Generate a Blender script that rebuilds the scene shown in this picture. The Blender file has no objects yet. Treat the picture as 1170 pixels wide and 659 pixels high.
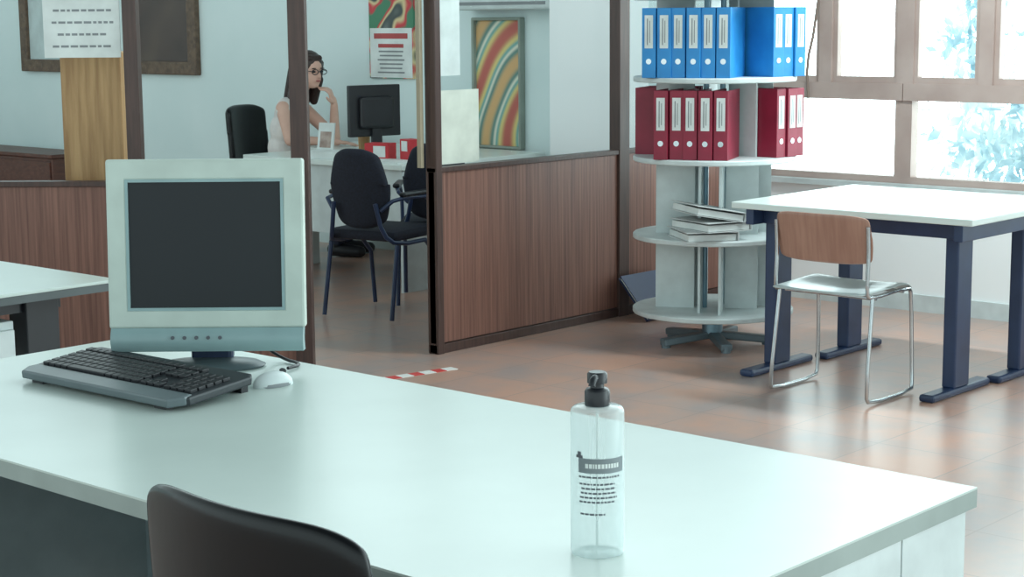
import bpy, bmesh, math, random
from mathutils import Vector, Matrix, Euler
random.seed(7)
scene=bpy.context.scene
COL=scene.collection
# ------------------------------------------------------------------ camera
f=2000.0;H=1.56;pitch=math.atan(308/2000);roll=0.008
yaw=math.radians(41.83)
fw=Vector((math.cos(yaw)*math.cos(pitch),math.sin(yaw)*math.cos(pitch),-math.sin(pitch)))
r=Vector((math.sin(yaw),-math.cos(yaw),0)); u=r.cross(fw)
r2=r*math.cos(roll)-u*math.sin(roll); u2=u*math.cos(roll)+r*math.sin(roll)
cam=bpy.data.objects.new("camera",bpy.data.cameras.new("camera"))
COL.objects.link(cam)
cam.matrix_world=Matrix(((r2.x,u2.x,-fw.x,0),(r2.y,u2.y,-fw.y,0),(r2.z,u2.z,-fw.z,H),(0,0,0,1)))
cam.data.sensor_width=36; cam.data.lens=f/1170*36; cam.data.clip_start=0.05
scene.camera=cam
try:
    scene.view_settings.view_transform='Standard'
    scene.view_settings.look='None'
except Exception: pass

# ------------------------------------------------------------------ materials
def lin(c):
    return tuple(((x/255)/12.92 if x/255<=0.04045 else (((x/255)+0.055)/1.055)**2.4) for x in c)+(1,)
MC={}
def mat(name,c,rough=0.5,metal=0,c2=None,scale=8,bump=0,spec=0.5,stretch=None):
    if name in MC: return MC[name]
    m=bpy.data.materials.new(name); m.use_nodes=True; MC[name]=m
    nt=m.node_tree; b=nt.nodes['Principled BSDF']
    b.inputs['Roughness'].default_value=rough; b.inputs['Metallic'].default_value=metal
    b.inputs['Specular IOR Level'].default_value=spec
    if c2 is None: c2=tuple(min(255,x*0.93) for x in c)
    tc=nt.nodes.new('ShaderNodeTexCoord'); mp=nt.nodes.new('ShaderNodeMapping')
    if stretch: mp.inputs['Scale'].default_value=stretch
    nz=nt.nodes.new('ShaderNodeTexNoise'); nz.inputs['Scale'].default_value=scale; nz.inputs['Detail'].default_value=4
    rp=nt.nodes.new('ShaderNodeValToRGB')
    rp.color_ramp.elements[0].color=lin(c2); rp.color_ramp.elements[0].position=.35
    rp.color_ramp.elements[1].color=lin(c); rp.color_ramp.elements[1].position=.65
    nt.links.new(tc.outputs['Object'],mp.inputs[0]); nt.links.new(mp.outputs[0],nz.inputs['Vector'])
    nt.links.new(nz.outputs['Fac'],rp.inputs[0]); nt.links.new(rp.outputs[0],b.inputs['Base Color'])
    if bump:
        bp=nt.nodes.new('ShaderNodeBump'); bp.inputs['Strength'].default_value=bump; bp.inputs['Distance'].default_value=.01
        nt.links.new(nz.outputs['Fac'],bp.inputs['Height']); nt.links.new(bp.outputs[0],b.inputs['Normal'])
    return m
def wood_slat(name,ca,cb,axis,scale):
    m=bpy.data.materials.new(name); m.use_nodes=True; MC[name]=m
    nt=m.node_tree; b=nt.nodes['Principled BSDF']; b.inputs['Roughness'].default_value=.42
    tc=nt.nodes.new('ShaderNodeTexCoord')
    w=nt.nodes.new('ShaderNodeTexWave'); w.bands_direction=axis; w.inputs['Scale'].default_value=scale
    w.inputs['Distortion'].default_value=2; w.inputs['Detail'].default_value=3
    nz=nt.nodes.new('ShaderNodeTexNoise'); mp=nt.nodes.new('ShaderNodeMapping'); mp.inputs['Scale'].default_value=(95,95,1.8)
    nz.inputs['Scale'].default_value=1; nz.inputs['Detail'].default_value=5
    mx=nt.nodes.new('ShaderNodeMath'); mx.operation='MULTIPLY_ADD'; mx.inputs[1].default_value=.10
    rp=nt.nodes.new('ShaderNodeValToRGB')
    rp.color_ramp.elements[0].color=lin(ca); rp.color_ramp.elements[0].position=.25
    rp.color_ramp.elements[1].color=lin(cb); rp.color_ramp.elements[1].position=.85
    nt.links.new(tc.outputs['Object'],w.inputs['Vector']); nt.links.new(tc.outputs['Object'],mp.inputs[0])
    nt.links.new(mp.outputs[0],nz.inputs['Vector'])
    nt.links.new(w.outputs['Fac'],mx.inputs[0]); nt.links.new(nz.outputs['Fac'],mx.inputs[2])
    nt.links.new(mx.outputs[0],rp.inputs[0]); nt.links.new(rp.outputs[0],b.inputs['Base Color'])
    return m
def art(name,stops,scale,kind='wave',dist=6,rot=(0,0,0),off=(0,0,0)):
    m=bpy.data.materials.new(name); m.use_nodes=True; MC[name]=m
    nt=m.node_tree; b=nt.nodes['Principled BSDF']; b.inputs['Roughness'].default_value=.6
    tc=nt.nodes.new('ShaderNodeTexCoord'); mp=nt.nodes.new('ShaderNodeMapping'); mp.inputs['Rotation'].default_value=rot; mp.inputs['Location'].default_value=off
    if kind=='wave':
        w=nt.nodes.new('ShaderNodeTexWave'); w.wave_type='RINGS'; w.rings_direction='SPHERICAL'
        w.inputs['Distortion'].default_value=dist; w.inputs['Detail'].default_value=1; w.inputs['Detail Scale'].default_value=1.2
        out=w.outputs['Fac']
    else:
        w=nt.nodes.new('ShaderNodeTexNoise'); w.inputs['Detail'].default_value=1; out=w.outputs['Fac']
    w.inputs['Scale'].default_value=scale
    rp=nt.nodes.new('ShaderNodeValToRGB'); rp.color_ramp.interpolation='EASE'
    e=rp.color_ramp.elements
    e[0].position=stops[0][0]; e[0].color=lin(stops[0][1]); e[1].position=stops[-1][0]; e[1].color=lin(stops[-1][1])
    for p,c in stops[1:-1]:
        n=e.new(p); n.color=lin(c)
    nt.links.new(tc.outputs['Object'],mp.inputs[0]); nt.links.new(mp.outputs[0],w.inputs['Vector'])
    nt.links.new(out,rp.inputs[0]); nt.links.new(rp.outputs[0],b.inputs['Base Color'])
    return m

WALL=mat('wall_paint',(222,236,236),.8,c2=(216,232,232),scale=2)
WALL_LIT=mat('wall_paint_lit',(250,253,253),.8,c2=(246,250,250),scale=2)  # lighter copy of wall_paint, brightness near the windows put into the colour
TOP=mat('desk_laminate',(196,208,203),.28,c2=(192,204,199),scale=5,spec=.5)
TOPW=mat('table_laminate',(222,232,228),.3,c2=(218,228,224),scale=5,spec=.5)
EDGE=mat('laminate_edge',(156,168,164),.5)
WHITE=mat('white_metal',(212,222,222),.45)
DWOOD=mat('dark_wood',(82,60,54),.42,c2=(66,48,44),scale=3,stretch=(20,20,1.5))
RWOOD=mat('red_brown_wood',(108,66,54),.42,c2=(86,52,44),scale=3,stretch=(2,8,20))
PANEL=wood_slat('wood_grain_panel',(94,62,54),(150,108,94),'X',11)
PANELY=PANEL
LWOOD=mat('light_wood',(190,150,104),.5,c2=(158,118,76),scale=2.5,stretch=(16,16,1))
BLACK=mat('black_plastic',(30,32,38),.4,c2=(25,27,32))
LEATHER=mat('black_leather',(8,10,15),.24,c2=(6,8,11),scale=80,bump=.015,spec=.32)
FABRIC=mat('dark_fabric',(32,37,52),.85,c2=(27,30,42),scale=90,bump=.1)
METB=mat('dark_blue_metal',(42,60,94),.35,c2=(36,52,82))
CHROME=mat('chrome',(200,205,208),.22,1)
STEEL=mat('brushed_steel',(140,172,188),.35,.6)
BEZEL=mat('monitor_plastic',(190,202,194),.45)
BEZEL2=mat('monitor_plastic_blue',(140,166,168),.4)
SCREEN=mat('screen_dark',(24,29,34),.45,c2=(21,25,30),scale=2,spec=.35)
PAPER=mat('paper_white',(228,234,232),.8)
INK=mat('grey_ink',(140,145,148),.8)
INKD=mat('dark_ink',(95,98,105),.8)
FRAME=mat('window_frame_brown',(188,168,160),.5,c2=(174,152,144),scale=4)
REDB=mat('binder_red',(146,34,60),.45,c2=(130,28,52))
BLUEB=mat('binder_blue',(44,142,208),.45,c2=(36,128,194))
SEATW=mat('chair_back_wood',(174,132,114),.38,c2=(156,114,98),scale=4,stretch=(1,10,1))
SEATL=mat('chair_seat_light',(196,206,206),.3,c2=(182,192,192))
SKIN=mat('skin',(226,182,164),.55,c2=(216,170,152))
HAIR=mat('hair_brown',(62,42,38),.45,c2=(42,28,27),scale=10,stretch=(20,20,2))
CLOTH=mat('cream_cloth',(234,228,224),.8,c2=(218,212,210),scale=12)
DENIM=mat('dark_cloth',(46,52,72),.8)
RED=mat('red_card',(200,44,54),.5)
KEY=mat('key_black',(34,36,41),.45)
KBODY=mat('keyboard_body',(44,50,55),.4)
KREST=mat('keyboard_rest',(104,116,120),.4)
BLUEBOX=mat('blue_plastic',(36,52,92),.45)
GOLD=mat('old_gold_frame',(112,90,72),.5,c2=(84,66,54),scale=30)
GPANEL=mat('grey_panel',(122,138,142),.5)
def glassmat(name,tint,bl,rough=.03):
    m=bpy.data.materials.new(name); m.use_nodes=True; nt=m.node_tree; nt.nodes.clear()
    o=nt.nodes.new('ShaderNodeOutputMaterial'); t=nt.nodes.new('ShaderNodeBsdfTransparent'); g=nt.nodes.new('ShaderNodeBsdfGlossy')
    g.inputs['Roughness'].default_value=rough; t.inputs['Color'].default_value=tint
    fr=nt.nodes.new('ShaderNodeLayerWeight'); fr.inputs['Blend'].default_value=bl
    mx=nt.nodes.new('ShaderNodeMixShader')
    nt.links.new(fr.outputs['Fresnel'],mx.inputs[0]); nt.links.new(t.outputs[0],mx.inputs[1]); nt.links.new(g.outputs[0],mx.inputs[2]); nt.links.new(mx.outputs[0],o.inputs[0])
    return m
GLASS=glassmat('window_glass',(.98,1,1,1),.06)
GEL=bpy.data.materials.new('clear_gel_bottle'); GEL.use_nodes=True
nt=GEL.node_tree; b=nt.nodes['Principled BSDF']; b.inputs['Base Color'].default_value=lin((226,238,238)); b.inputs['Roughness'].default_value=.1
t=nt.nodes.new('ShaderNodeBsdfTransparent'); t.inputs['Color'].default_value=(.97,.985,.985,1)
lw=nt.nodes.new('ShaderNodeLayerWeight'); lw.inputs['Blend'].default_value=.3
ma=nt.nodes.new('ShaderNodeMath'); ma.operation='MULTIPLY_ADD'; ma.inputs[1].default_value=.45; ma.inputs[2].default_value=.28
mx=nt.nodes.new('ShaderNodeMixShader')
nt.links.new(lw.outputs['Facing'],ma.inputs[0]); nt.links.new(ma.outputs[0],mx.inputs[0]); nt.links.new(t.outputs[0],mx.inputs[1]); nt.links.new(b.outputs[0],mx.inputs[2])
nt.links.new(mx.outputs[0],nt.nodes['Material Output'].inputs[0])
LEAF=bpy.data.materials.new('leaf'); LEAF.use_nodes=True
nt=LEAF.node_tree; b=nt.nodes['Principled BSDF']; b.inputs['Roughness'].default_value=.5
tc=nt.nodes.new('ShaderNodeTexCoord'); nz=nt.nodes.new('ShaderNodeTexNoise'); nz.inputs['Scale'].default_value=4
rp=nt.nodes.new('ShaderNodeValToRGB'); rp.color_ramp.elements[0].color=(.44,.58,.64,1); rp.color_ramp.elements[0].position=.4; rp.color_ramp.elements[1].color=(.84,.90,.90,1); rp.color_ramp.elements[1].position=.6
tr=nt.nodes.new('ShaderNodeBsdfTranslucent'); mx=nt.nodes.new('ShaderNodeMixShader'); mx.inputs[0].default_value=.5
nt.links.new(tc.outputs['Object'],nz.inputs['Vector']); nt.links.new(nz.outputs['Fac'],rp.inputs[0]); nt.links.new(rp.outputs[0],b.inputs['Base Color']); nt.links.new(rp.outputs[0],tr.inputs['Color'])
nt.links.new(b.outputs[0],mx.inputs[1]); nt.links.new(tr.outputs[0],mx.inputs[2]); nt.links.new(mx.outputs[0],nt.nodes['Material Output'].inputs[0])
# floor
FLOOR=bpy.data.materials.new('terracotta_tile'); FLOOR.use_nodes=True
nt=FLOOR.node_tree; b=nt.nodes['Principled BSDF']
tc=nt.nodes.new('ShaderNodeTexCoord'); br=nt.nodes.new('ShaderNodeTexBrick')
br.offset=0; br.inputs['Scale'].default_value=1; br.inputs['Brick Width'].default_value=.40; br.inputs['Row Height'].default_value=.40
br.inputs['Mortar Size'].default_value=.005; br.inputs['Mortar Smooth'].default_value=1; br.inputs['Bias'].default_value=0
br.inputs['Color1'].default_value=lin((204,162,144)); br.inputs['Color2'].default_value=lin((176,156,148)); br.inputs['Mortar'].default_value=lin((170,146,136))
nz=nt.nodes.new('ShaderNodeTexNoise'); nz.inputs['Scale'].default_value=2.2; nz.inputs['Detail'].default_value=8; nz.inputs['Roughness'].default_value=.6
rp=nt.nodes.new('ShaderNodeValToRGB'); rp.color_ramp.elements[0].color=lin((164,156,156)); rp.color_ramp.elements[0].position=.36
rp.color_ramp.elements[1].color=lin((214,164,140)); rp.color_ramp.elements[1].position=.60
mm=nt.nodes.new('ShaderNodeMix'); mm.data_type='RGBA'; mm.inputs[0].default_value=.6
sepm=nt.nodes.new('ShaderNodeMix'); sepm.data_type='RGBA'; sepm.inputs[7].default_value=lin((162,140,132))
nt.links.new(tc.outputs['Object'],br.inputs['Vector']); nt.links.new(tc.outputs['Object'],nz.inputs['Vector']); nt.links.new(nz.outputs['Fac'],rp.inputs[0])
nt.links.new(br.outputs['Color'],mm.inputs[6]); nt.links.new(rp.outputs[0],mm.inputs[7])
nt.links.new(br.outputs['Fac'],sepm.inputs[0]); nt.links.new(mm.outputs[2],sepm.inputs[6]); nt.links.new(sepm.outputs[2],b.inputs['Base Color'])
b.inputs['Roughness'].default_value=.29; b.inputs['IOR'].default_value=2.1
bp=nt.nodes.new('ShaderNodeBump'); bp.inputs['Strength'].default_value=.05; bp.inputs['Distance'].default_value=.003; bp.invert=True
nt.links.new(br.outputs['Fac'],bp.inputs['Height']); nt.links.new(bp.outputs[0],b.inputs['Normal'])

# ------------------------------------------------------------------ mesh helpers
class M:
    def __init__(s): s.bm=bmesh.new()
    def box(s,c,size,rot=None,bev=0):
        mtx=Matrix.Translation(Vector(c))
        if rot: mtx=mtx@Euler(rot).to_matrix().to_4x4()
        res=bmesh.ops.create_cube(s.bm,size=1,matrix=mtx@Matrix.Diagonal((*size,1)))
        if bev:
            es=set()
            for v in res['verts']: es.update(v.link_edges)
            bmesh.ops.bevel(s.bm,geom=list(es),offset=bev,segments=2,affect='EDGES',profile=.5)
        return s
    def bb(s,x0,x1,y0,y1,z0,z1,bev=0):
        return s.box(((x0+x1)/2,(y0+y1)/2,(z0+z1)/2),(abs(x1-x0),abs(y1-y0),abs(z1-z0)),None,bev)
    def quad(s,pts):
        s.bm.faces.new([s.bm.verts.new(p) for p in pts]); return s
    def ring(s,o,i,y0,y1,yz=False):
        def lp(q,y): return [s.bm.verts.new((y,p[0],p[1]) if yz else (p[0],y,p[1])) for p in ((q[0],q[2]),(q[1],q[2]),(q[1],q[3]),(q[0],q[3]))]
        a,b,c,d=lp(o,y0),lp(i,y0),lp(o,y1),lp(i,y1)
        for k in range(4):
            n=(k+1)%4
            for q in ((a[k],a[n],b[n],b[k]),(c[k],d[k],d[n],c[n]),(a[k],c[k],c[n],a[n]),(b[k],b[n],d[n],d[k])): s.bm.faces.new(q)
        return s
    def cyl(s,p0,p1,r,r1=None,seg=16):
        p0=Vector(p0);p1=Vector(p1);d=p1-p0
        q=Vector((0,0,1)).rotation_difference(d.normalized()).to_matrix().to_4x4()
        bmesh.ops.create_cone(s.bm,cap_ends=True,segments=seg,radius1=r,radius2=r if r1 is None else r1,depth=d.length,matrix=Matrix.Translation((p0+p1)/2)@q)
        return s
    def ell(s,c,rad,rot=None,seg=20):
        mtx=Matrix.Translation(Vector(c))
        if rot: mtx=mtx@Euler(rot).to_matrix().to_4x4()
        bmesh.ops.create_uvsphere(s.bm,u_segments=seg,v_segments=seg//2+2,radius=1,matrix=mtx@Matrix.Diagonal((*rad,1)))
        return s
    def cap(s,p0,p1,r0,r1):
        s.cyl(p0,p1,r0,r1,14); s.ell(p0,(r0,r0,r0),seg=14); s.ell(p1,(r1,r1,r1),seg=14); return s
    def lathe(s,prof,c=(0,0,0),seg=32,sy=1):
        rings=[]
        for rr,z in prof:
            rings.append([s.bm.verts.new((c[0]+rr*math.cos(2*math.pi*i/seg),c[1]+rr*sy*math.sin(2*math.pi*i/seg),c[2]+z)) for i in range(seg)])
        for a,b in zip(rings,rings[1:]):
            for i in range(seg):
                s.bm.faces.new((a[i],a[(i+1)%seg],b[(i+1)%seg],b[i]))
        s.bm.faces.new(rings[0][::-1]); s.bm.faces.new(rings[-1]); return s
    def tube(s,pts,r,seg=10,smooth=0):
        pts=[Vector(p) for p in pts]
        if smooth:
            for _ in range(smooth):
                n=[pts[0]]
                for a,b in zip(pts,pts[1:]): n+= [a*.75+b*.25,a*.25+b*.75]
                n.append(pts[-1]); pts=n
        rings=[];N=len(pts)
        t=(pts[1]-pts[0]).normalized(); nrm=t.orthogonal().normalized()
        for i,p in enumerate(pts):
            if i==0: t=(pts[1]-pts[0])
            elif i==N-1: t=(pts[-1]-pts[-2])
            else: t=(pts[i+1]-pts[i]).normalized()+(pts[i]-pts[i-1]).normalized()
            t.normalize(); nrm=(nrm-t*nrm.dot(t)).normalized(); bn=t.cross(nrm)
            rings.append([s.bm.verts.new(p+(nrm*math.cos(2*math.pi*k/seg)+bn*math.sin(2*math.pi*k/seg))*r) for k in range(seg)])
        for a,b in zip(rings,rings[1:]):
            for k in range(seg): s.bm.faces.new((a[k],a[(k+1)%seg],b[(k+1)%seg],b[k]))
        s.bm.faces.new(rings[0][::-1]); s.bm.faces.new(rings[-1]); return s
    def grid(s,fn,nu,nv,th):
        th=Vector(th)
        A=[[s.bm.verts.new(fn(i/nu,j/nv)) for j in range(nv+1)] for i in range(nu+1)]
        B=[[s.bm.verts.new(fn(i/nu,j/nv)+th) for j in range(nv+1)] for i in range(nu+1)]
        for i in range(nu):
            for j in range(nv):
                s.bm.faces.new((A[i][j],A[i+1][j],A[i+1][j+1],A[i][j+1])); s.bm.faces.new((B[i][j],B[i][j+1],B[i+1][j+1],B[i+1][j]))
        for i in range(nu):
            s.bm.faces.new((A[i][0],B[i][0],B[i+1][0],A[i+1][0])); s.bm.faces.new((A[i][nv],A[i+1][nv],B[i+1][nv],B[i][nv]))
        for j in range(nv):
            s.bm.faces.new((A[0][j],A[0][j+1],B[0][j+1],B[0][j])); s.bm.faces.new((A[nu][j],B[nu][j],B[nu][j+1],A[nu][j+1]))
        return s
    def prism(s,poly,z0,z1,bev=0):
        a=[s.bm.verts.new((x,y,z0)) for x,y in poly]; b=[s.bm.verts.new((x,y,z1)) for x,y in poly]; n=len(poly)
        fs=[s.bm.faces.new(a[::-1]),s.bm.faces.new(b)]
        for i in range(n): fs.append(s.bm.faces.new((a[i],a[(i+1)%n],b[(i+1)%n],b[i])))
        if bev:
            es=set(fs[0].edges)|set(fs[1].edges)
            bmesh.ops.bevel(s.bm,geom=list(es),offset=bev,segments=2,affect='EDGES',profile=.5)
        return s
    def tf(s,mtx):
        bmesh.ops.transform(s.bm,matrix=mtx,verts=s.bm.verts[:]); return s
    def done(s,name,m,parent=None,smooth=False,bevel=0,label=None,sub=0,recalc=True):
        if recalc: bmesh.ops.recalc_face_normals(s.bm,faces=s.bm.faces[:])
        me=bpy.data.meshes.new(name); s.bm.to_mesh(me); s.bm.free()
        me.materials.append(m)
        if smooth:
            for p in me.polygons: p.use_smooth=True
        o=bpy.data.objects.new(name,me); COL.objects.link(o)
        if bevel:
            bv=o.modifiers.new('bevel','BEVEL'); bv.width=bevel; bv.segments=2; bv.limit_method='ANGLE'
        if sub:
            sb=o.modifiers.new('sub','SUBSURF'); sb.levels=sub; sb.render_levels=sub
        if smooth and not sub:
            try:
                me.set_sharp_from_angle(angle=math.radians(42))
            except Exception: pass
        if parent: o.parent=parent
        if label: o['label']=label
        return o
def thing(name,label,cat,loc=(0,0,0),rz=0,group=None,rot=None):
    e=bpy.data.objects.new(name,None); COL.objects.link(e); e.empty_display_size=.1
    e.location=loc; e.rotation_euler=rot if rot else (0,0,rz)
    e['label']=label; e['category']=cat
    if group: e['group']=group
    return e
def struct(o): o['kind']='structure'; return o
def top(o,label,cat,group=None):
    o['label']=label; o['category']=cat
    if group: o['group']=group
    return o
def ALLCH(o): return [c for c in bpy.data.objects if c.parent==o]
def dup(root,loc,rz=None,label=None):
    n=root.copy(); COL.objects.link(n); n.location=loc
    if rz is not None: n.rotation_euler=(0,0,rz)
    if label: n['label']=label
    def rec(src,dst):
        for c in ALLCH(src):
            k=c.copy(); COL.objects.link(k); k.parent=dst; rec(c,k)
    rec(root,n); return n

# ------------------------------------------------------------------ room
XW=8.32
struct(M().bb(-2,XW+.2,-3,15.2,-.1,0).done('floor',FLOOR))
struct(M().bb(XW,XW+.2,5.66,15,0,2.9).done('wall_right',WALL))
struct(M().bb(XW,XW+.2,-3,5.66,0,.66).bb(XW,XW+.2,-3,5.66,2.25,2.9).bb(XW,XW+.2,-3,0.0,.66,2.25).done('wall_window',WALL_LIT))
struct(M().bb(-2,XW+.2,15,15.2,0,2.9).done('wall_back',WALL))
struct(M().bb(XW-.22,XW,6.35,6.93,0,2.9).done('wall_pillar',WALL_LIT))
struct(M().bb(XW-.015,XW,-3,5.64,0,.09).done('baseboard_right',WHITE))
struct(M().bb(XW-.04,XW+.015,0,5.655,.645,.675).done('trim_1',WHITE))
def window(n,y0,y1,mull):
    x0,x1=XW+.02,XW+.09
    mull=sorted(mull)
    m=M().ring((y0,y1,.665,2.245),(y0+.05,y1-.05,.71,2.18),x0,x1,True)
    m.bb(x0-.015,x1-.004,y0+.003,y1-.003,1.115,1.205)
    for a in mull: m.bb(x0-.006,x1-.006,a-.04,a+.04,1.19,2.2)
    ys=[y0+.04]+sum([[a-.035,a+.035] for a in mull],[])+[y1-.04]
    for i in range(0,len(ys),2):
        a,b=ys[i],ys[i+1]
        m.ring((a,b,1.195,2.195),(a+.032,b-.032,1.238,2.165),x0+.012,x1-.012,True)
    w=struct(m.done('window_%d'%n,FRAME))
    xx=XW+.055
    M().quad([(xx,y0+.04,.7),(xx,y0+.04,2.2),(xx,y1-.04,2.2),(xx,y1-.04,.7)]).done('pane',GLASS,w,recalc=False)
    return w
window(1,4.665,5.66,[5.15]); window(2,3.28,4.665,[4.2,3.74]); window(3,1.9,3.28,[2.6]); window(4,.0,1.9,[.95])
o=M().tube([(XW-.012,5.235,1.115),(XW-.014,5.25,1.3),(XW-.012,5.20,1.5),(XW-.005,5.15,2.0)],.008,smooth=1).done('window_cord',mat('cord_brown',(140,122,112),.7),smooth=True)
top(o,"thin hanging cord beside a brown window frame","window cord")
g=M().bb(XW+.2,12,-4,9,-.6,-.5).done('ground_outside',mat('pale_paving',(235,238,238),.9)); struct(g)
def foliage(name,cx,cy,cz,sx,sy,sz,n,label,seed):
    m=M()
    rnd=random.Random(seed)
    for i in range(n):
        a=Vector((rnd.gauss(0,1)*sx,rnd.gauss(0,1)*sy,rnd.gauss(0,1)*sz))
        c=Vector((cx,cy,cz))+a
        s=rnd.uniform(.03,.08)
        e=Euler((rnd.uniform(0,6),rnd.uniform(0,6),rnd.uniform(0,6))).to_matrix()
        vs=[m.bm.verts.new(c+e@Vector(p)) for p in ((-s,0,0),(0,-s*.4,0),(s,0,0),(0,s*.4,0))]
        m.bm.faces.new(vs)
    m.tube([(cx,cy,-.5),(cx+.05,cy,cz*.5),(cx,cy+.1,cz+sz)],.014)
    o=m.done(name,LEAF); o['kind']='stuff'
    top(o,label,"tree"); return o
foliage('tree',10.4,5.30,1.45,.08,.14,.4,460,"small leafy tree standing outside the window",49)
foliage('shrub',9.6,4.62,.78,.1,.26,.17,760,"low leafy shrub growing outside the window",52)

# ------------------------------------------------------------------ partitions
YP=5.69
def partition(name,length,mat_panel,label,loc,rz,posts,glass_top=2.3,h=.88):
    e=thing(name,label,"partition",loc,rz)
    M().bb(0,length,-.018,.018,.05,h-.022).done('panel',mat_panel,e)
    M().bb(0,length,-.026,.026,0,.045).done('kickboard',DWOOD,e,bevel=.003)
    M().bb(0,length,-.030,.030,h-.024,h).done('rail',DWOOD,e,bevel=.003)
    M().quad([(0,0,h),(length,0,h),(length,0,glass_top),(0,0,glass_top)]).done('glass_pane',GLASS,e)
    for p,w in posts: M().bb(p-w/2,p+w/2,-.035,.035,0,glass_top+.1).done('post',DWOOD,e,bevel=.004)
    return e
partition('office_partition',2.5,PANEL,"brown wood-grain partition with glass above",(5.80,YP,0),0,[(.02,.04),(1.41,.085)])
dx,dy=4.16-5.05,6.75-5.68
ang=math.atan2(dy,dx); L=3.2
partition('office_partition',L,PANELY,"brown wood partition with tall glass and dark posts",(5.02,5.71,0),ang,[(.0,.075),(.715,.06),(2.2,.06)])
j=M().bb(-.010,.010,-.012,.012,0.88,2.4).done('trim_2',mat('beige_trim',(176,164,140),.6)); j.location=(5.768,5.725,0); struct(j)
def sheet(name,loc,rz,w,h,label,cat,lines=0,mt=None,seed=1,lm=None):
    e=thing(name,label,cat,loc,rz)
    M().bb(-w/2,w/2,-.002,.002,-h/2,h/2).done('sheet',mt or PAPER,e)
    if lines:
        rnd=random.Random(seed)
        for i in range(lines):
            m=M()
            z=h/2-.12*h-(h*.76)*i/max(1,lines-1)
            ww=w*rnd.uniform(.5,.8); x=-ww/2
            while x<ww/2:
                q=rnd.uniform(.012,.035); m.bb(x,min(x+q,ww/2+.01),-.003,.003,z-h*.012,z+h*.012); x+=q+.008
            m.done('text_line',lm or INK,e)
    return e
def along(s,off=0,z=0):
    return (5.02+math.cos(ang)*s-math.sin(ang)*off,5.71+math.sin(ang)*s+math.cos(ang)*off,z)
sheet('paper_notice',along(.925,.012,1.61),ang+math.pi,.33,.40,"white printed paper notice taped to the glass","notice",7,seed=3)
wc=thing('wooden_cabinet',"tall light wood cabinet standing behind the glass partition","cabinet",along(.96,-.35,0),ang+math.pi)
M().bb(-.135,.135,-.13,.13,.0,1.43).done('body',LWOOD,wc,bevel=.005)
M().bb(-.13,-.004,.13,.145,.05,1.40).done('door',LWOOD,wc); M().bb(.004,.13,.13,.145,.05,1.40).done('door',LWOOD,wc)
sheet('paper_notice',(5.985,YP+.012,1.06),0,.31,.345,"pale paper sheet stuck on partition glass","notice",0,mat('beige_paper',(230,232,220),.8))
sheet('paper_notice',(5.93,YP+.012,1.48),0,.17,.36,"narrow white paper stuck on partition glass","notice",0)

# ------------------------------------------------------------------ back wall items (wall faces -X)
def picture(name,yc,w,z0,z1,canvas,label,cat,fr=.06,frm=GOLD):
    e=thing(name,label,cat,(XW,yc,(z0+z1)/2),0); h=z1-z0
    if fr:
        M().ring((-w/2,w/2,-h/2,h/2),(-w/2+fr,w/2-fr,-h/2+fr,h/2-fr),-.05,.002,True).done('frame',frm,e,bevel=.008)
    M().bb(-.02,.004,-w/2+fr,w/2-fr,-h/2+fr,h/2-fr).done('canvas',canvas,e)
    return e
DARKART=art('dark_painting',[(0,(58,54,54)),(.5,(84,72,68)),(1,(104,90,80))],3,'noise')
picture('framed_painting',11.0,.88,1.16,2.2,DARKART,"old dark painting in a carved wooden frame on the wall","painting",.1)
picture('framed_painting',12.42,.95,1.16,2.2,mat('blank_canvas',(200,214,214),.7),"brown wooden frame with pale picture on the wall","painting",.1)
P1=art('poster_green_red',[(0,(70,130,100)),(.42,(70,130,100)),(.48,(200,60,70)),(.55,(214,196,150)),(.62,(70,80,80)),(1,(200,210,200))],5,'noise')
e=picture('poster',8.5,.42,1.17,2.1,P1,"printed poster, colourful upper half and pale text area","poster",0)
rnd=random.Random(4)
M().bb(-.022,-.0205,-.2,.2,-.46,-.13).done('text_area',PAPER,e)
M().bb(-.024,-.0225,-.16,.16,-.20,-.165).done('headline',mat('poster_red_ink',(180,80,80),.7),e)
M().bb(-.024,-.0225,-.12,.12,-.26,-.235).done('headline',mat('poster_red_ink',(180,80,80),.7),e)
for i in range(6): 
    ww=rnd.uniform(.1,.17); M().bb(-.024,-.0225,-ww,ww,-.29-i*.028,-.28-i*.028).done('text_line',INK,e)
P2=art('poster_swirl',[(0,(190,100,90)),(.25,(220,200,130)),(.45,(120,172,166)),(.6,(220,220,202)),(.78,(100,138,130)),(1,(214,172,120))],.8,'wave',3.0,off=(0,.5,.35))
picture('poster',7.53,.42,.74,1.57,P2,"colourful abstract swirl art poster on the wall","poster",.02,mat('poster_edge',(150,160,150),.6))
e=thing('air_conditioner',"white wall-mounted air conditioner unit","air conditioner",(XW,7.36,1.615))
M().bb(-.2,.002,-.42,.42,0,.28,.02).done('body',WHITE,e); M().bb(-.205,-.199,-.38,.38,.03,.05).done('vent',INK,e)
e=thing('low_cabinet',"reddish brown wooden low cabinet against the wall","cabinet",(XW-.25,12.9,0))
M().bb(-.2,.2,-1.0,1.6,0,.5).done('body',RWOOD,e,bevel=.01); M().bb(-.22,.2,-1.02,1.62,.5,.53).done('cabinet_top',RWOOD,e,bevel=.005)
for k in range(3): M().bb(-.215,-.2,-.98+k*.86,-.14+k*.86,.04,.47).done('door',RWOOD,e,bevel=.004)

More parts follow.
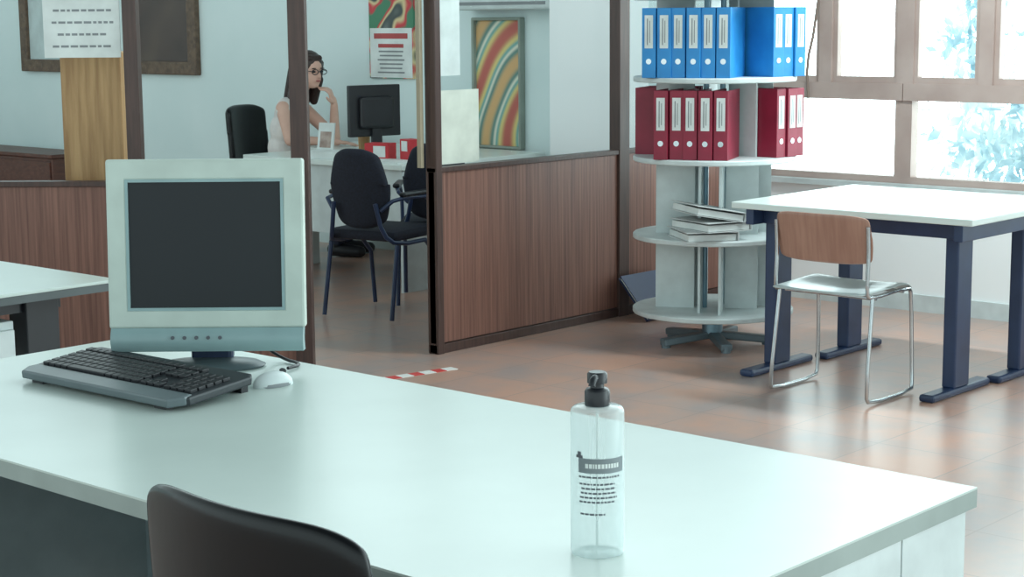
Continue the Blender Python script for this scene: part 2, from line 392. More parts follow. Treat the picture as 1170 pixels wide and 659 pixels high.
# ------------------------------------------------------------------ main desk
DX0,DX1,DY0,DY1,DZ=1.77,2.77,1.385,3.78,.74
e=thing('office_desk',"long white laminate desk with drawer end","desk",((DX0+DX1)/2,(DY0+DY1)/2,0))
hx,hy=(DX1-DX0)/2,(DY1-DY0)/2
M().bb(-hx,hx,-hy,hy,DZ-.004,DZ).done('desktop',TOP,e)
M().bb(-hx,hx,-hy,hy,DZ-.036,DZ-.004).done('edge_band',EDGE,e)
M().bb(-hx+.16,hx-.02,-hy+.02,-hy+.5,.03,DZ-.036).done('pedestal',WHITE,e,bevel=.003)
d=M().bb(-hx+.165,hx-.25,-hy+.008,-hy+.02,.05,.70).done('cabinet_door',WHITE,e)
M().bb(.12,.15,-hy-.004,-hy+.008,.60,.64,.003).done('handle',STEEL,d)
M().bb(hx-.245,hx-.025,-hy+.008,-hy+.02,.05,.70).done('end_panel',WHITE,e)
M().bb(hx-.12,hx-.10,-hy+.5,hy-.08,.1,DZ-.036).done('modesty_panel',GPANEL,e)
M().bb(-hx+.2,hx-.1,hy-.12,hy-.06,.03,DZ-.036).bb(-hx+.1,hx-.04,hy-.13,hy-.05,0,.03).done('leg',GPANEL,e,bevel=.004)
M().bb(-hx+.2,hx-.06,-hy+.05,-hy+.1,0,.03).done('plinth',BLACK,e)

# ------------------------------------------------------------------ monitor
mrz=math.atan2(-.667,-.745)+math.pi/2
e=thing('computer_monitor',"pale grey flat monitor with dark screen on desk","monitor",(2.575,3.275,DZ),mrz)
T=Matrix.Translation((0,0,.045))@Matrix.Rotation(math.radians(-4),4,'X')
W,Ht=.465,.455
sx0,sx1,sz0,sz1=-W/2+.048,W/2-.05,.10,.405
M().ring((-W/2,W/2,.055,Ht),(sx0,sx1,sz0,sz1),-.02,.02).tf(T).done('bezel',BEZEL,e,bevel=.006)
M().ring((sx0-.003,sx1+.003,sz0-.003,sz1+.003),(sx0+.004,sx1-.004,sz0+.004,sz1-.004),-.0205,0).tf(T).done('inner_bezel',BEZEL2,e)
M().bb(sx0,sx1,-.0165,-.012,sz0,sz1).tf(T).done('screen',SCREEN,e)
def chin(uu,v):
    x=(uu-.5)*(W-.01); return Vector((x,-.022-.012*math.sin(math.pi*v),.0+.056*v))
M().grid(chin,10,6,(0,.04,0)).tf(T).done('speaker_bar',BEZEL2,e,smooth=True)
for k in range(5): M().cyl((-.08+k*.028,-.0365,.034),(-.08+k*.028,-.03,.034),.0045,seg=10).tf(T).done('button',INKD,e)
M().prism([(-W/2+.02,.02),(W/2-.02,.02),(W/2-.09,.075),(-W/2+.09,.075)],.03,Ht-.03,.008).tf(T).done('rear_housing',BEZEL,e)
M().lathe([(.125,0),(.13,.005),(.115,.012),(.06,.018),(.045,.022)],(.0,.03,0),40,.6).done('stand_base',mat('stand_grey',(84,98,102),.4),e,smooth=True)
M().bb(-.05,.05,.03,.07,.012,.2,.01).done('stand_neck',METB,e)
M().tube([(.05,.06,.12),(.1,.1,.05),(.16,.09,.006),(.22,.02,.006),(.19,-.03,.006)],.004,smooth=2).done('cable',BLACK,e,smooth=True)
# ------------------------------------------------------------------ keyboard
kl,kd=.57,.225
e=thing('keyboard',"black computer keyboard with grey palm rest on desk","keyboard",(2.335,3.235,DZ),math.radians(-88))
TK=Matrix.Translation((0,0,.006))@Matrix.Rotation(math.radians(5.5),4,'X')@Matrix.Translation((0,kd/2,0))
poly=[(-kl/2+.03,-kd/2),(kl/2-.03,-kd/2),(kl/2,-kd/2+.03),(kl/2,kd/2-.02),(kl/2-.02,kd/2),(-kl/2+.02,kd/2),(-kl/2,kd/2-.02),(-kl/2,-kd/2+.03)]
TK2=Matrix.Translation((0,-kd/2,0))@TK
M().prism(poly,0,.02,.005).tf(TK2).done('case',KBODY,e)
M().prism([(-kl/2+.025,-kd/2-.012),(kl/2-.025,-kd/2-.012),(kl/2-.004,-kd/2+.02),(kl/2-.01,-kd/2+.046),(-kl/2+.01,-kd/2+.046),(-kl/2+.004,-kd/2+.02)],.003,.0225,.004).tf(TK2).done('palm_rest',KREST,e)
pitchk=.0233
keyroot=None
blocks=[(-kl/2+.02,15),(-kl/2+.02+15.4*pitchk,3),(-kl/2+.02+18.8*pitchk,4)]
for rI in range(6):
    yy=-kd/2+.060+rI*pitchk+(.005 if rI==5 else 0)
    for bx,n in blocks:
        i=0
        while i<n:
            wk=1
            if rI==0 and n==15 and i==4: wk=6
            if n==3 and rI in(2,): i+=1; continue
            if n==3 and rI==1 and i!=1: i+=1; continue
            if n==4 and rI==5: i+=1; continue
            xx=bx+(i+wk/2)*pitchk
            if keyroot is None or wk>1:
                k=M().box((0,0,.0),((wk*pitchk-.0035),pitchk-.0035,.009),None,.0018).done('key',KEY,e)
                if wk==1: keyroot=k
            else:
                k=keyroot.copy(); COL.objects.link(k)
            k.parent=e
            k.matrix_local=TK2@Matrix.Translation((xx,yy,.0235))
            i+=wk
for x in(-.22,.22): M().bb(x-.02,x+.02,kd-.125,kd-.105,0,.03).done('foot',BLACK,e)
for x in(-.22,.22): M().bb(x-.02,x+.02,-kd/2-.0,-kd/2+.02,0,.008).done('foot',BLACK,e)
# mouse
e=thing('computer_mouse',"grey and white computer mouse beside the keyboard","mouse",(2.545,3.01,DZ),math.radians(-100))
def dome(rad,z,name,mt,par):
    m=M(); m.ell((0,0,z),rad)
    bmesh.ops.bisect_plane(m.bm,geom=m.bm.verts[:]+m.bm.edges[:]+m.bm.faces[:],plane_co=(0,0,0),plane_no=(0,0,-1),clear_outer=True)
    m.done(name,mt,par,smooth=True)
dome((.029,.05,.030),.004,'shell',WHITE,e); dome((.0302,.048,.018),.003,'side_grip',INK,e)
M().cyl((-.003,.026,.029),(.003,.026,.029),.008).done('scroll_wheel',BLACK,e)

# ------------------------------------------------------------------ sanitizer bottle
vdir=math.atan2(-1.65,-2.03)
e=thing('sanitizer_bottle',"clear plastic pump bottle of hand gel on desk","bottle",(2.043,1.655,DZ),vdir)
R=.0415
M().lathe([(R-.005,0),(R-.001,.002),(R,.006),(R,.224),(R-.001,.228),(R-.004,.2315),(R-.010,.2335),(.018,.2345),(.017,.235),(.017,.240)],seg=40).done('bottle_body',GEL,e,smooth=True)
M().lathe([(.019,.233),(.0195,.235),(.0195,.256),(.017,.260),(.011,.262),(.010,.268),(.0155,.269),(.0155,.283),(.013,.286)],seg=28).done('pump_collar',BLACK,e,smooth=True)
M().tube([(0,0,.279),(.018,-.004,.279),(.026,-.007,.276),(.028,-.008,.269)],.006,seg=10).done('nozzle',BLACK,e,smooth=True)
M().cyl((0,0,.012),(0,0,.235),.0022,seg=8).done('dip_tube',PAPER,e)
def addc(m,z0,z1,a0,a1,rr,n=6):
    A=[[m.bm.verts.new((rr*math.cos(a0+(a1-a0)*i/n),rr*math.sin(a0+(a1-a0)*i/n),z)) for z in (z0,z1)] for i in range(n+1)]
    for i in range(n): m.bm.faces.new((A[i][0],A[i+1][0],A[i+1][1],A[i][1]))
LZ=.008
m=M(); addc(m,.128+LZ,.151+LZ,-.75,1.15,R+.0006,12); m.done('label_band',mat('label_grey',(128,138,142),.5),e,smooth=True)
m=M(); rnd=random.Random(2); a=-.45
while a<.8:
    w=rnd.uniform(.05,.12); addc(m,.136+LZ,.143+LZ,a,a+w,R+.0011); a+=w+.03
m.done('label_title',PAPER,e)
for i,z in enumerate([.122,.111,.104,.097,.090,.083,.064]):
    m=M()
    a=-.75+rnd.uniform(0,.15)
    end=.95-rnd.uniform(0,.3)
    if i in(0,6): end=.3 if i==6 else .9
    while a<end:
        w=rnd.uniform(.06,.18); addc(m,z-.0014+LZ,z+.0014+LZ,a,min(a+w,end),R+.0007); a+=w+.035
    m.done('label_text',INKD,e)
m=M(); addc(m,.151+LZ,.1555+LZ,-.85,-.55,R+.0012); addc(m,.1545+LZ,.161+LZ,-.78,-.62,R+.0012); m.done('label_mark',INKD,e)

# ------------------------------------------------------------------ front leather chair (faces +X)
e=thing('office_chair',"black leather office chair pulled up to the desk","chair",(1.70,1.83,0))
def back(uu,v):
    ed=2*uu-1
    y=ed*.240*(1-.04*v**6); z=.50+v*.412-.028*abs(ed)**6*v**2
    return Vector((-.225+.045*ed**2-.03*v,y,z))
M().grid(back,14,10,(.024,0,0)).done('backrest',LEATHER,e,smooth=True,sub=2)
M().box((.02,0,.45),(.46,.46,.07),None,.03).done('seat',LEATHER,e,smooth=True)
M().tube([(-.02,0,.42),(-.24,0,.40),(-.28,0,.46),(-.255,0,.62)],.018,smooth=2).done('back_bracket',STEEL,e,smooth=True)
M().cyl((0,0,.08),(0,0,.42),.028).done('gas_column',CHROME,e)
m=M()
for k in range(5):
    a=2*math.pi*k/5+.3; m.cyl((0,0,.09),(.27*math.cos(a),.27*math.sin(a),.075),.022,.015)
m.done('star_base',BLACK,e)
for k in range(5):
    a=2*math.pi*k/5+.3; c=Vector((.27*math.cos(a),.27*math.sin(a),.03)); d=Vector((-math.sin(a),math.cos(a),0))*.02
    M().cyl(c-d,c+d,.03).done('caster',BLACK,e)

# ------------------------------------------------------------------ neighbouring desk
e=thing('office_desk',"white laminate desk on black metal legs","desk",(2.72,5.35,0))
M().bb(-.58,.58,-.70,.75,.735,.745).done('desktop',TOP,e,bevel=.002)
M().bb(-.578,.578,-.698,.748,.71,.735).done('edge_band',mat('dark_edge_band',(84,92,94),.5),e)
M().bb(.30,.42,-.6,-.5,.05,.71).bb(-.3,.46,-.62,-.48,0,.05).done('leg',BLACK,e,bevel=.004)
M().bb(.30,.42,.5,.6,.05,.71).bb(-.3,.46,.48,.62,0,.05).done('leg',BLACK,e,bevel=.004)
M().bb(-.5,.44,-.58,.6,.66,.71).done('under_frame',BLACK,e)
e=thing('drawer_pedestal',"white drawer pedestal under a desk","drawer unit",(2.68,4.94,0))
M().bb(-.3,.3,-.18,.3,.04,.64).done('body',WHITE,e,bevel=.004)
M().bb(-.2,.2,-.1,.25,0,.04).done('plinth',BLACK,e)
for k in range(3): M().bb(-.29,.29,-.2,-.18,.05+k*.19,.235+k*.19).done('drawer',WHITE,e,bevel=.003)
o=M().bb(-.15,.15,-.1,.1,0,.012).done('paper_stack',mat('cream_paper',(226,214,170),.8)); o.location=(2.93,5.28,.745); o.rotation_euler=(0,0,.1)
top(o,"small stack of cream paper lying on a desk","paper")

# ------------------------------------------------------------------ work table
e=thing('work_table',"large white table on dark T-shaped metal legs","table",(6.84,3.83,0))
M().bb(-.50,.52,-.60,.55,.732,.76).done('tabletop',TOPW,e,bevel=.004)
M().bb(-.46,.46,-.54,-.50,.66,.732).bb(-.46,.46,.46,.50,.66,.732).bb(-.38,-.33,-.50,.46,.66,.732).bb(.22,.27,-.50,.46,.66,.732).done('under_frame',METB,e,bevel=.003)
for (x,y) in [(-.30,.43),(-.27,-.43),(.25,.39),(.26,-.46)]:
    m=M().bb(x-.065,x+.065,y-.03,y+.03,.03,.70,.008).bb(x-.25,x+.25,y-.035,y+.035,.0,.032,.012)
    m.done('leg',METB,e)
# ------------------------------------------------------------------ stacking chair (faces +X)
e=thing('stacking_chair',"chair with wood back, pale seat and chrome sled frame","chair",(6.235,3.775,0))
def seat(uu,v):
    x=-.17+.41*uu; y=(v-.5)*(.43+.02*uu)
    z=.448-.022*math.sin(math.pi*uu)*math.sin(math.pi*v)+.015*uu-.035*max(0,(uu-.85)/.15)**2
    return Vector((x,y,z))
M().grid(seat,12,10,(0,0,.012)).done('seat',SEATL,e,smooth=True,sub=1)
def bk(uu,v):
    ed=(2*uu-1); y=ed*.226*(1-.04*(2*v-1)**2)
    return Vector((-.13+.035*ed*ed-.035*v,y,.568+.205*v-.012*abs(ed)**5*(1 if v>.5 else -1)))
M().grid(bk,14,8,(.012,0,0)).done('backrest',SEATW,e,smooth=True,sub=1)
for sgn in(-1,1):
    y=.216*sgn
    M().tube([(-.13,y*1.0,.73),(-.12,y,.60),(-.13,y,.46),(-.11,y*1.02,.436),(.20,y*1.02,.45),(.22,y*1.03,.42),(.235,y*1.06,.05),(.22,y*1.08,.010),(-.12,y*1.08,.010),(-.14,y*1.06,.04),(-.09,y*1.02,.436)],.0085,smooth=1).done('sled_leg',CHROME,e,smooth=True)
M().tube([(-.05,-.215,.43),(-.05,.215,.43)],.008).done('cross_bar',CHROME,e)
M().tube([(.17,-.215,.435),(.17,.215,.435)],.008).done('cross_bar',CHROME,e)

# ------------------------------------------------------------------ carousel
CX,CY=6.865,4.845
e=thing('binder_carousel',"round rotating white shelf carousel holding binders","shelf",(CX,CY,0))
toc=math.atan2(-CY,-CX)
RD=.385
tiers=[.175,.535,.905,1.28,1.66]
for z in tiers:
    M().lathe([(RD-.004,z-.018),(RD,z-.014),(RD,z+.002),(RD-.004,z+.006),(.02,z+.006)],seg=64).done('round_shelf',WHITE,e,smooth=True)
for k in range(4):
    a=2*math.pi*k/4+toc+math.pi/4
    M().cyl((.055*math.cos(a),.055*math.sin(a),.1),(.055*math.cos(a),.055*math.sin(a),1.7),.013).done('pole',STEEL,e,smooth=True)
M().cyl((0,0,.05),(0,0,.17),.05).done('hub',STEEL,e,smooth=True)
m=M()
for k in range(5):
    a=2*math.pi*k/5+toc+.25
    m.box((.15*math.cos(a),.15*math.sin(a),.035),(.26,.055,.035),(0,math.radians(4),a),.008)
    m.cyl((.26*math.cos(a),.26*math.sin(a),0),(.26*math.cos(a),.26*math.sin(a),.03),.022)
m.done('star_base',mat('grey_metal',(120,136,144),.4,.3),e)
phis=[math.radians(4),math.radians(4),math.radians(12),math.radians(15)]
RA=[None,None,math.radians(50),math.radians(42)]
for ti,phi in enumerate(phis):
    z0,z1=tiers[ti]+.006,tiers[ti+1]-.018
    for k in range(4):
        Rm=Matrix.Rotation(toc-phi+k*math.pi/2,4,'Z')
        if ti>=2 and k==1: continue
        M().bb(.044,.056,-.27,-.085,z0,z1).tf(Rm).done('divider',WHITE,e)
        if ti<2: M().bb(.044,.056,.062,.215,z0,z1).tf(Rm).done('divider',WHITE,e)
    if ti>=2:
        Rm=Matrix.Rotation(toc+RA[ti],4,'Z')
        M().bb(.06,.225 if ti==2 else .12,.032,.044,z0,z1).tf(Rm).done('divider',WHITE,e)
def binder(mt,label,grp,w=.066,cat="binder"):
    b=thing('ring_binder',label,cat,(0,0,0),0,grp)
    hh,dd=.318,.272
    M().bb(0,dd-.004,-w/2,-w/2+.004,0,hh).bb(0,dd-.004,w/2-.004,w/2,0,hh).bb(dd-.006,dd,-w/2,w/2,0,hh,.002).done('cover',mt,b)
    M().bb(.015,dd-.03,-w/2+.008,w/2-.012,.008,hh-.012).done('paper_pages',PAPER,b)
    M().bb(dd,dd+.0012,-w*.3,w*.3,.135,.285).done('spine_label',PAPER,b)
    M().bb(dd+.0012,dd+.0018,-w*.13,-w*.06,.15,.27).done('label_writing',INK,b)
    M().bb(dd+.0012,dd+.0018,w*.05,w*.1,.16,.26).done('label_writing',INK,b)
    M().lathe([(.013,0),(.013,.002),(.008,.002)],seg=16).tf(Matrix.Translation((dd,0,.075))@Matrix.Rotation(math.pi/2,4,'Y')).done('finger_ring',CHROME,b)
    return b
def place_row(hold,mt,ti,a,t_start,n,grp,lab,off0=.062,step=.0695):
    for i in range(n):
        t=t_start-step*i
        q=random.Random(ti*100+int(a*10)+i)
        loc=Vector((CX,CY,0))+Matrix.Rotation(a,3,'Z')@Vector((off0+q.uniform(-.004,.012),t,tiers[ti]+.006))
        da=q.uniform(-.012,.012)
        if hold[0] is None:
            b=binder(mt,lab,grp); b.location=loc; b.rotation_euler=(0,0,a+da); hold[0]=b
        else: dup(hold[0],loc,a+da,lab)
hr=[None]; hb=[None]
rl="dark red lever arch binder with white spine label"; bl="blue lever arch binder with white spine label"
rg="red binders on the middle carousel shelf"; bg_="blue binders on the upper carousel shelf"
place_row(hr,REDB,2,toc-phis[2],.10,5,rg,rl)
place_row(hr,REDB,2,toc+RA[2],.083+.0695*2,3,rg,rl,.062)
place_row(hr,REDB,2,toc-phis[2]+1.5*math.pi,.0,4,rg,rl,.10)
place_row(hb,BLUEB,3,toc-phis[3],.127,6,bg_,bl)
place_row(hb,BLUEB,3,toc+RA[3],.083+.0695*2,3,bg_,bl,.066)
place_row(hb,BLUEB,3,toc-phis[3]+1.5*math.pi,.0,4,bg_,bl,.075)
WB=mat('binder_white',(214,218,218),.5)
def lying(loc,rz,tilt,label):
    b=thing('ring_binder',label,"binder",loc,0,"white folders piled on the lower shelf",rot=(0,tilt,rz))
    w,hh,dd=.045,.31,.25
    M().bb(-dd/2,dd/2,-hh/2,hh/2,0,.003).bb(-dd/2,dd/2,-hh/2,hh/2,w-.003,w).bb(dd/2-.004,dd/2,-hh/2,hh/2,.003,w-.003).done('cover',WB,b)
    M().bb(-dd/2+.01,dd/2-.01,-hh/2+.01,hh/2-.01,.005,w-.012).done('paper_pages',PAPER,b)
    M().bb(dd/2,dd/2+.001,-.1,.1,.01,.035).done('spine_label',INKD,b)
Zs=tiers[1]+.006
cdir=Vector((math.cos(toc),math.sin(toc),0)); rdir=Vector((.667,-.745,0))
p=Vector((CX,CY,0))+cdir*.24-rdir*.05
lying((p.x,p.y,Zs),toc+1.9,0,"white binder lying flat on the lower shelf")
lying((p.x+.02,p.y-.03,Zs+.046),toc+2.2,0,"white binder lying on top of another binder")
p2=p+rdir*.02
lying((p2.x,p2.y,Zs+.105),toc+2.0,math.radians(10),"white binder tilted on top of a binder pile")

# flat blue folder leaning against the partition
e=thing('leaning_folder',"flat dark blue folder leaning against the partition","folder",(7.30,5.44,0.004),0,rot=(math.radians(48),0,0))
M().bb(-.18,.18,0,.28,0,.004).bb(-.18,.18,0,.28,.018,.022).bb(-.18,.18,0,.004,.004,.018).done('cover',BLUEBOX,e)
M().bb(-.17,.17,.008,.27,.005,.017).done('paper_pages',PAPER,e)
# floor tape
TAPE=bpy.data.materials.new('red_white_tape'); TAPE.use_nodes=True
nt=TAPE.node_tree; b=nt.nodes['Principled BSDF']; b.inputs['Roughness'].default_value=.5
tc=nt.nodes.new('ShaderNodeTexCoord'); w=nt.nodes.new('ShaderNodeTexWave'); w.inputs['Scale'].default_value=2.6; w.bands_direction='X'
rp=nt.nodes.new('ShaderNodeValToRGB'); rp.color_ramp.interpolation='CONSTANT'; rp.color_ramp.elements[0].color=lin((215,70,66)); rp.color_ramp.elements[1].color=lin((240,240,236)); rp.color_ramp.elements[1].position=.45
nt.links.new(tc.outputs['Object'],w.inputs['Vector']); nt.links.new(w.outputs['Fac'],rp.inputs[0]); nt.links.new(rp.outputs[0],b.inputs['Base Color'])
o=M().bb(-.21,.21,-.028,.028,0,.002).done('floor_tape',TAPE); o.location=(5.41,5.42,0); o.rotation_euler=(0,0,-.19)
top(o,"short strip of red and white striped floor tape","floor tape")

# ------------------------------------------------------------------ office desk + contents
e=thing('office_desk',"white L-shaped office desk with front panel","desk",(7.3,7.75,0))
poly=[(-.30,-.65),(.95,-.65),(.95,1.05),(.36,1.05),(.36,.75),(-.30,.75)]
M().prism(poly,.71,.74,.003).done('desktop',TOPW,e)
M().bb(-.26,-.24,-.6,.7,.30,.71).done('modesty_panel',WHITE,e)
M().bb(-.28,.28,-.63,-.61,0,.71).done('side_panel',WHITE,e)
M().bb(-.28,.28,.71,.73,0,.71).done('side_panel',WHITE,e)
M().bb(.87,.93,.98,1.03,0,.71).done('leg',WHITE,e); M().bb(.87,.93,-.62,-.57,0,.71).done('leg',WHITE,e)
a=math.atan2(.9,.2)
e=thing('computer_monitor',"black computer monitor seen from behind on desk","monitor",(7.62,7.97,.74),a)
M().bb(-.02,.015,-.185,.185,.10,.42,.006).done('bezel',BLACK,e)
M().bb(.015,.018,-.17,.17,.115,.405).done('screen',SCREEN,e)
M().box((-.035,0,.25),(.05,.24,.2),None,.02).done('rear_housing',BLACK,e)
M().box((-.03,0,.08),(.03,.07,.16),None,.006).done('stand_neck',BLACK,e)
M().lathe([(.11,0),(.11,.008),(.03,.016)],seg=28).done('stand_base',BLACK,e,smooth=True)
e=thing('card_box',"small red and white cardboard box on desk","box",(7.22,7.50,.74),.3)
M().bb(-.05,.05,-.08,.08,0,.10,.002).done('body',RED,e); M().bb(-.053,-.05,-.06,.02,.02,.085).done('label_patch',PAPER,e)
e=thing('card_box',"small red cardboard box standing on desk","box",(7.25,7.28,.74),-.2)
M().bb(-.04,.04,-.05,.05,0,.13,.002).done('body',RED,e); M().bb(-.043,-.04,-.03,.03,.06,.12).done('label_patch',PAPER,e)
e=thing('photo_frame',"white picture card standing on desk","photo frame",(7.38,8.15,.74),.1)
M().box((0,0,.095),(.01,.13,.19),(0,.15,0)).done('frame',PAPER,e); M().box((-.0065,.0,.085),(.003,.09,.10),(0,.15,0)).done('picture',mat('photo_brown',(130,100,90),.5,c2=(180,160,150),scale=15),e); M().bb(0.0,.06,-.01,.01,0,.006).done('strut',PAPER,e)
e=thing('book',"thick white book lying flat on desk","book",(7.15,7.9,.74),.2)
M().bb(-.1,.1,-.14,.14,0,.04,.002).done('cover',PAPER,e); M().bb(-.096,.102,-.136,.136,.004,.036).done('pages',mat('cream_paper2',(215,212,195),.8),e)
for (x,y,rz_,hh_,lb) in [(7.4,7.75,.5,.03,"stack of white papers on desk"),(7.12,7.32,.1,.012,"loose white papers on desk")]:
    o=M().bb(-.1,.1,-.14,.14,0,hh_).done('paper_stack',PAPER); o.location=(x,y,.74); o.rotation_euler=(0,0,rz_); top(o,lb,"paper")
e=thing('pen_cup',"brown cup holding pens on desk","cup",(7.75,8.20,.74))
M().lathe([(.035,0),(.04,.1),(.036,.1),(.032,.01)],seg=20).done('cup',LWOOD,e,smooth=True)
for k in range(3): M().cyl((0.01*k-.01,.01*(k%2),.012),(0.02*k-.02,.02*(k%2),.15),.004,seg=8).done('pen',METB if k else RED,e)

def vchair(loc,rz,label):
    e=thing('visitor_chair',label,"chair",loc,rz)
    def bk(uu,v):
        ed=2*uu-1; y=ed*.185*(.70+.30*math.sin(math.pi*min(1,v*.9+.08)))
        return Vector((-.215+.035*ed*ed-.05*v,y,.48+.425*v-.04*abs(ed)**3*(1 if v>.5 else -1)))
    M().grid(bk,12,10,(.045,0,0)).done('backrest',FABRIC,e,smooth=True,sub=1)
    M().box((.03,0,.445),(.42,.42,.06),None,.025).done('seat',FABRIC,e,smooth=True)
    for s in(-1,1):
        M().tube([(-.24,s*.13,.62),(-.22,s*.16,.46),(-.16,s*.21,.40),(.2,s*.21,.40),(.25,s*.215,.02),(.25,s*.215,.012)],.012,smooth=1).tube([(-.16,s*.21,.40),(-.23,s*.215,.012)],.012).done('leg',METB,e,smooth=True)
        M().tube([(.17,s*.22,.40),(.19,s*.225,.63),(-.18,s*.225,.65),(-.22,s*.15,.58)],.011,smooth=1).done('arm_support',METB,e,smooth=True)
        M().box((.0,s*.225,.66),(.26,.04,.025),None,.01).done('armrest',BLACK,e)
    return e
vchair((6.45,6.71,0),math.radians(12),"dark blue fabric visitor chair facing the desk")
vchair((6.95,6.76,0),math.radians(40),"dark fabric visitor chair with armrests beside the desk")

# ------------------------------------------------------------------ woman + her chair
PA=math.radians(-60)
PR=(7.735,8.985,0)
e=thing('office_chair',"black swivel office chair the woman sits on","chair",(7.76,9.09,0),PA-.30)
def bk(uu,v):
    ed=2*uu-1; return Vector((-.27+.04*ed*ed-.03*v,ed*.205,.58+.42*v-.04*abs(ed)**4*(1 if v>.5 else -1)))
M().grid(bk,12,10,(.05,0,0)).done('backrest',LEATHER,e,smooth=True,sub=1)
M().box((.02,0,.405),(.46,.48,.07),None,.03).done('seat',LEATHER,e,smooth=True)
M().tube([(0,0,.37),(-.25,0,.36),(-.29,0,.5),(-.27,0,.65)],.018,smooth=1).done('back_bracket',BLACK,e)
M().cyl((0,0,.08),(0,0,.38),.028).done('gas_column',BLACK,e)
m=M()
for k in range(5):
    a=2*math.pi*k/5; m.cyl((0,0,.09),(.27*math.cos(a),.27*math.sin(a),.07),.022,.015); m.ell((.27*math.cos(a),.27*math.sin(a),.03),(.03,.03,.03))
m.done('star_base',BLACK,e)

e=thing('person',"seated woman in sleeveless cream top, hand on chin","person",PR,PA)
e.scale=(1.06,1.10,1.0)
m=M()
m.ell((0,0,.53),(.13,.165,.09)); m.ell((.02,0,.66),(.095,.13,.12)); m.ell((.05,0,.82),(.10,.14,.15)); m.ell((.07,0,.95),(.085,.15,.10))
for s in(-1,1):
    m.cap((.08,0,1.01),(.075,s*.15,.995),.048,.047)
    m.cap((0,s*.08,.52),(.42,s*.09,.50),.08,.058)
    m.cap((.42,s*.09,.50),(.38,s*.09,.12),.056,.038)
    m.cap((.37,s*.09,.05),(.52,s*.10,.035),.036,.028)
m.cap((.09,0,1.02),(.15,0,1.13),.046,.045)
m.cap((.075,.16,.99),(.31,.12,.782),.047,.038); m.cap((.31,.12,.780),(.335,.05,1.00),.037,.024)
m.cap((.075,-.165,.99),(.13,-.20,.782),.047,.038); m.cap((.13,-.20,.782),(.37,-.13,.772),.037,.024)
def hand(m,base,d,n,curl,sgn):
    base=Vector(base); d=Vector(d).normalized(); n=Vector(n).normalized(); sd=d.cross(n).normalized()*sgn
    m.cap(base,base+d*.03,.022,.024)
    for k in range(4):
        o=sd*(.027-.018*k)
        m.cap(base+d*.02+o*.7,base+d*.085+o,.012,.010)
        L=[.062,.072,.068,.05][k]
        p0=base+d*.085+o; p1=p0+(d*math.cos(curl)+n*math.sin(curl))*L*.5; p2=p1+(d*math.cos(curl*2)+n*math.sin(curl*2))*L*.5
        m.cap(p0,p1,.0095,.009); m.cap(p1,p2,.009,.0078)
    t0=base+d*.02+sd*.025; t1=t0+(d*.5+sd*.8+n*.2).normalized()*.035; t2=t1+(d*.9+sd*.3+n*.3).normalized()*.03
    m.cap(t0,t1,.012,.0105); m.cap(t1,t2,.0105,.009)
hand(m,(.335,.05,1.01),(-.2,-.25,.9),(-1,-.1,-.1),.7,1)
hand(m,(.38,-.13,.772),(1,.1,-.10),(0,0,-1),.12,1)
hyw=math.radians(-34); HC=Vector((.20,0,1.225)); HR=Matrix.Translation(HC)@Matrix.Rotation(hyw,4,'Z')@Matrix.Rotation(math.radians(6),4,'Y')
def hp(p): return HR@Vector(p)
rot=(0,math.radians(6),hyw)
m.ell(hp((-.012,0,.03)),(.090,.072,.088),rot); m.ell(hp((.025,0,-.035)),(.060,.052,.075),rot); m.ell(hp((.052,0,-.082)),(.026,.026,.02),rot)
m.cap(hp((.085,0,.012)),hp((.100,0,-.022)),.007,.011)
m.ell(hp((.080,0,-.052)),(.011,.02,.008),rot)
for s in(-1,1): m.ell(hp((-.01,s*.071,-.005)),(.018,.008,.028),rot)
body=m.done('body',SKIN,e,smooth=True)
rm=body.modifiers.new('r','REMESH'); rm.mode='VOXEL'; rm.voxel_size=.0065; rm.use_smooth_shade=True
sm=body.modifiers.new('s','SMOOTH'); sm.iterations=3; sm.factor=.5
for s in(-1,1):
    M().ell(hp((.077,s*.03,.008)),(.008,.013,.007),rot,12).done('eye',BLACK,e,smooth=True)
    M().ell(hp((.080,s*.032,.03)),(.006,.017,.004),rot,12).done('eyebrow',HAIR,e,smooth=True)
M().ell(hp((.089,0,-.052)),(.006,.02,.006),rot,12).done('lips',mat('lips',(180,96,96),.5),e,smooth=True)
m=M()
for s in(-1,1):
    pts=[hp((.095,s*.033+.024*math.cos(k*math.pi/8),.008+.017*math.sin(k*math.pi/8))) for k in range(17)]
    m.tube(pts,.0028,6); m.tube([hp((.095,s*.056,.012)),hp((.0,s*.083,.012))],.0025,6)
m.tube([hp((.095,-.01,.01)),hp((.095,.01,.01))],.0025,6)
m.done('glasses',BLACK,e,smooth=True)
m=M()
m.ell(hp((-.028,0,.045)),(.098,.090,.095),rot); m.ell(hp((-.06,0,-.02)),(.066,.090,.115),rot)
for s in(-1,1):
    m.cap(hp((.005,s*.070,.055)),hp((-.022,s*.084,-.06)),.024,.024); m.cap(hp((-.022,s*.084,-.06)),hp((-.07,s*.092,-.21)),.032,.026)
m.cap(hp((-.03,-.088,-.08)),(.085,-.125,.93),.034,.024)
for y in(-.055,-.02,.02,.055): m.cap(hp((-.085,y,0)),hp((-.15,y*1.25,-.31)),.044,.028)
m.cap(hp((.035,-.035,.092)),hp((.035,.035,.092)),.022,.022)
h=m.done('hair',HAIR,e,smooth=True); rm=h.modifiers.new('r','REMESH'); rm.mode='VOXEL'; rm.voxel_size=.006; rm.use_smooth_shade=True
m=M(); m.ell((.015,0,.60),(.135,.168,.13)); m.ell((.03,0,.72),(.115,.150,.12)); m.ell((.052,0,.84),(.118,.158,.14)); m.ell((.068,0,.945),(.100,.155,.095))
for s in(-1,1): m.cap((.07,s*.095,1.005),(.07,s*.085,.95),.056,.065); m.cap((.076,s*.13,1.0),(.076,s*.158,.975),.054,.054)
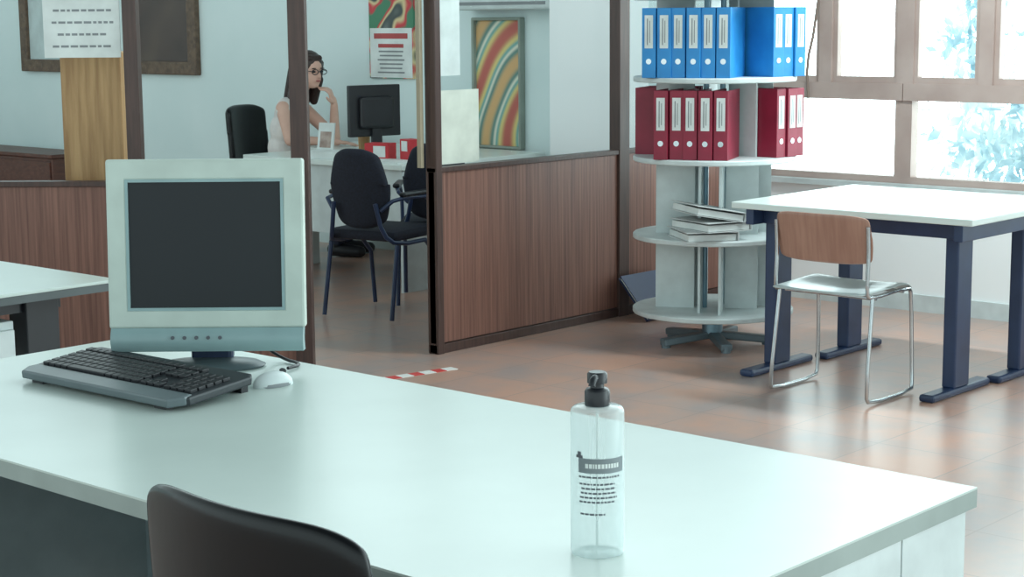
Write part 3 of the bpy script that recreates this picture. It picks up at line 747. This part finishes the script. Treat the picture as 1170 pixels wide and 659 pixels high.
o=m.done('sleeveless_top',CLOTH,e,smooth=True); rm=o.modifiers.new('r','REMESH'); rm.mode='VOXEL'; rm.voxel_size=.008; rm.use_smooth_shade=True
m=M(); m.ell((0,0,.53),(.145,.178,.088))
for s in(-1,1): m.cap((0,s*.08,.52),(.42,s*.09,.50),.088,.066); m.cap((.42,s*.09,.50),(.38,s*.09,.11),.066,.05)
o=m.done('trousers',DENIM,e,smooth=True); rm=o.modifiers.new('r','REMESH'); rm.mode='VOXEL'; rm.voxel_size=.01; rm.use_smooth_shade=True
for s in(-1,1):
    m=M(); m.cap((.36,s*.09,.052),(.53,s*.10,.04),.046,.038); m.cap((.37,s*.09,.06),(.375,s*.09,.1),.044,.044)
    bmesh.ops.bisect_plane(m.bm,geom=m.bm.verts[:]+m.bm.edges[:]+m.bm.faces[:],plane_co=(0,0,0.001),plane_no=(0,0,-1),clear_outer=True)
    m.done('shoe',BLACK,e,smooth=True)

# ------------------------------------------------------------------ fill lamp added out of view to brighten window-side wall, table and floor
e=thing('fill_lamp',"unseen overhead fill lamp added to brighten the window side","lamp",(6.9,3.4,2.85),math.radians(90))
M().bb(-.75,.75,-.12,.12,0,.06,.01).done('housing',WHITE,e)
ld=bpy.data.lights.new('fill_light','AREA'); ld.shape='RECTANGLE'; ld.size=1.5; ld.size_y=.22; ld.energy=64; ld.color=(.86,.99,1)
lo=bpy.data.objects.new('fill_light',ld); COL.objects.link(lo); lo.parent=e; lo.location=(0,0,-.02)

# ------------------------------------------------------------------ world: bright overcast daylight on the window side, soft elsewhere
wd=bpy.data.worlds.new('world'); scene.world=wd; wd.use_nodes=True
nt=wd.node_tree; bg=nt.nodes['Background']
tc=nt.nodes.new('ShaderNodeTexCoord'); dot=nt.nodes.new('ShaderNodeVectorMath'); dot.operation='DOT_PRODUCT'
dot.inputs[1].default_value=Vector((1,-.15,.1)).normalized()
mr=nt.nodes.new('ShaderNodeMapRange'); mr.interpolation_type='SMOOTHSTEP'
mr.inputs['From Min'].default_value=.2; mr.inputs['From Max'].default_value=.9; mr.inputs['To Min'].default_value=1.55; mr.inputs['To Max'].default_value=7.0
sep=nt.nodes.new('ShaderNodeSeparateXYZ'); mz=nt.nodes.new('ShaderNodeMapRange'); mz.inputs['From Min'].default_value=.15; mz.inputs['From Max'].default_value=.8; mz.inputs['To Min'].default_value=1.0; mz.inputs['To Max'].default_value=.14
mul=nt.nodes.new('ShaderNodeMath'); mul.operation='MULTIPLY'
nt.links.new(tc.outputs['Generated'],dot.inputs[0]); nt.links.new(dot.outputs['Value'],mr.inputs['Value'])
nt.links.new(tc.outputs['Generated'],sep.inputs[0]); nt.links.new(sep.outputs['Z'],mz.inputs['Value'])
nt.links.new(mr.outputs[0],mul.inputs[0]); nt.links.new(mz.outputs[0],mul.inputs[1]); nt.links.new(mul.outputs[0],bg.inputs['Strength'])
bg.inputs['Color'].default_value=(.81,.99,1.0,1)
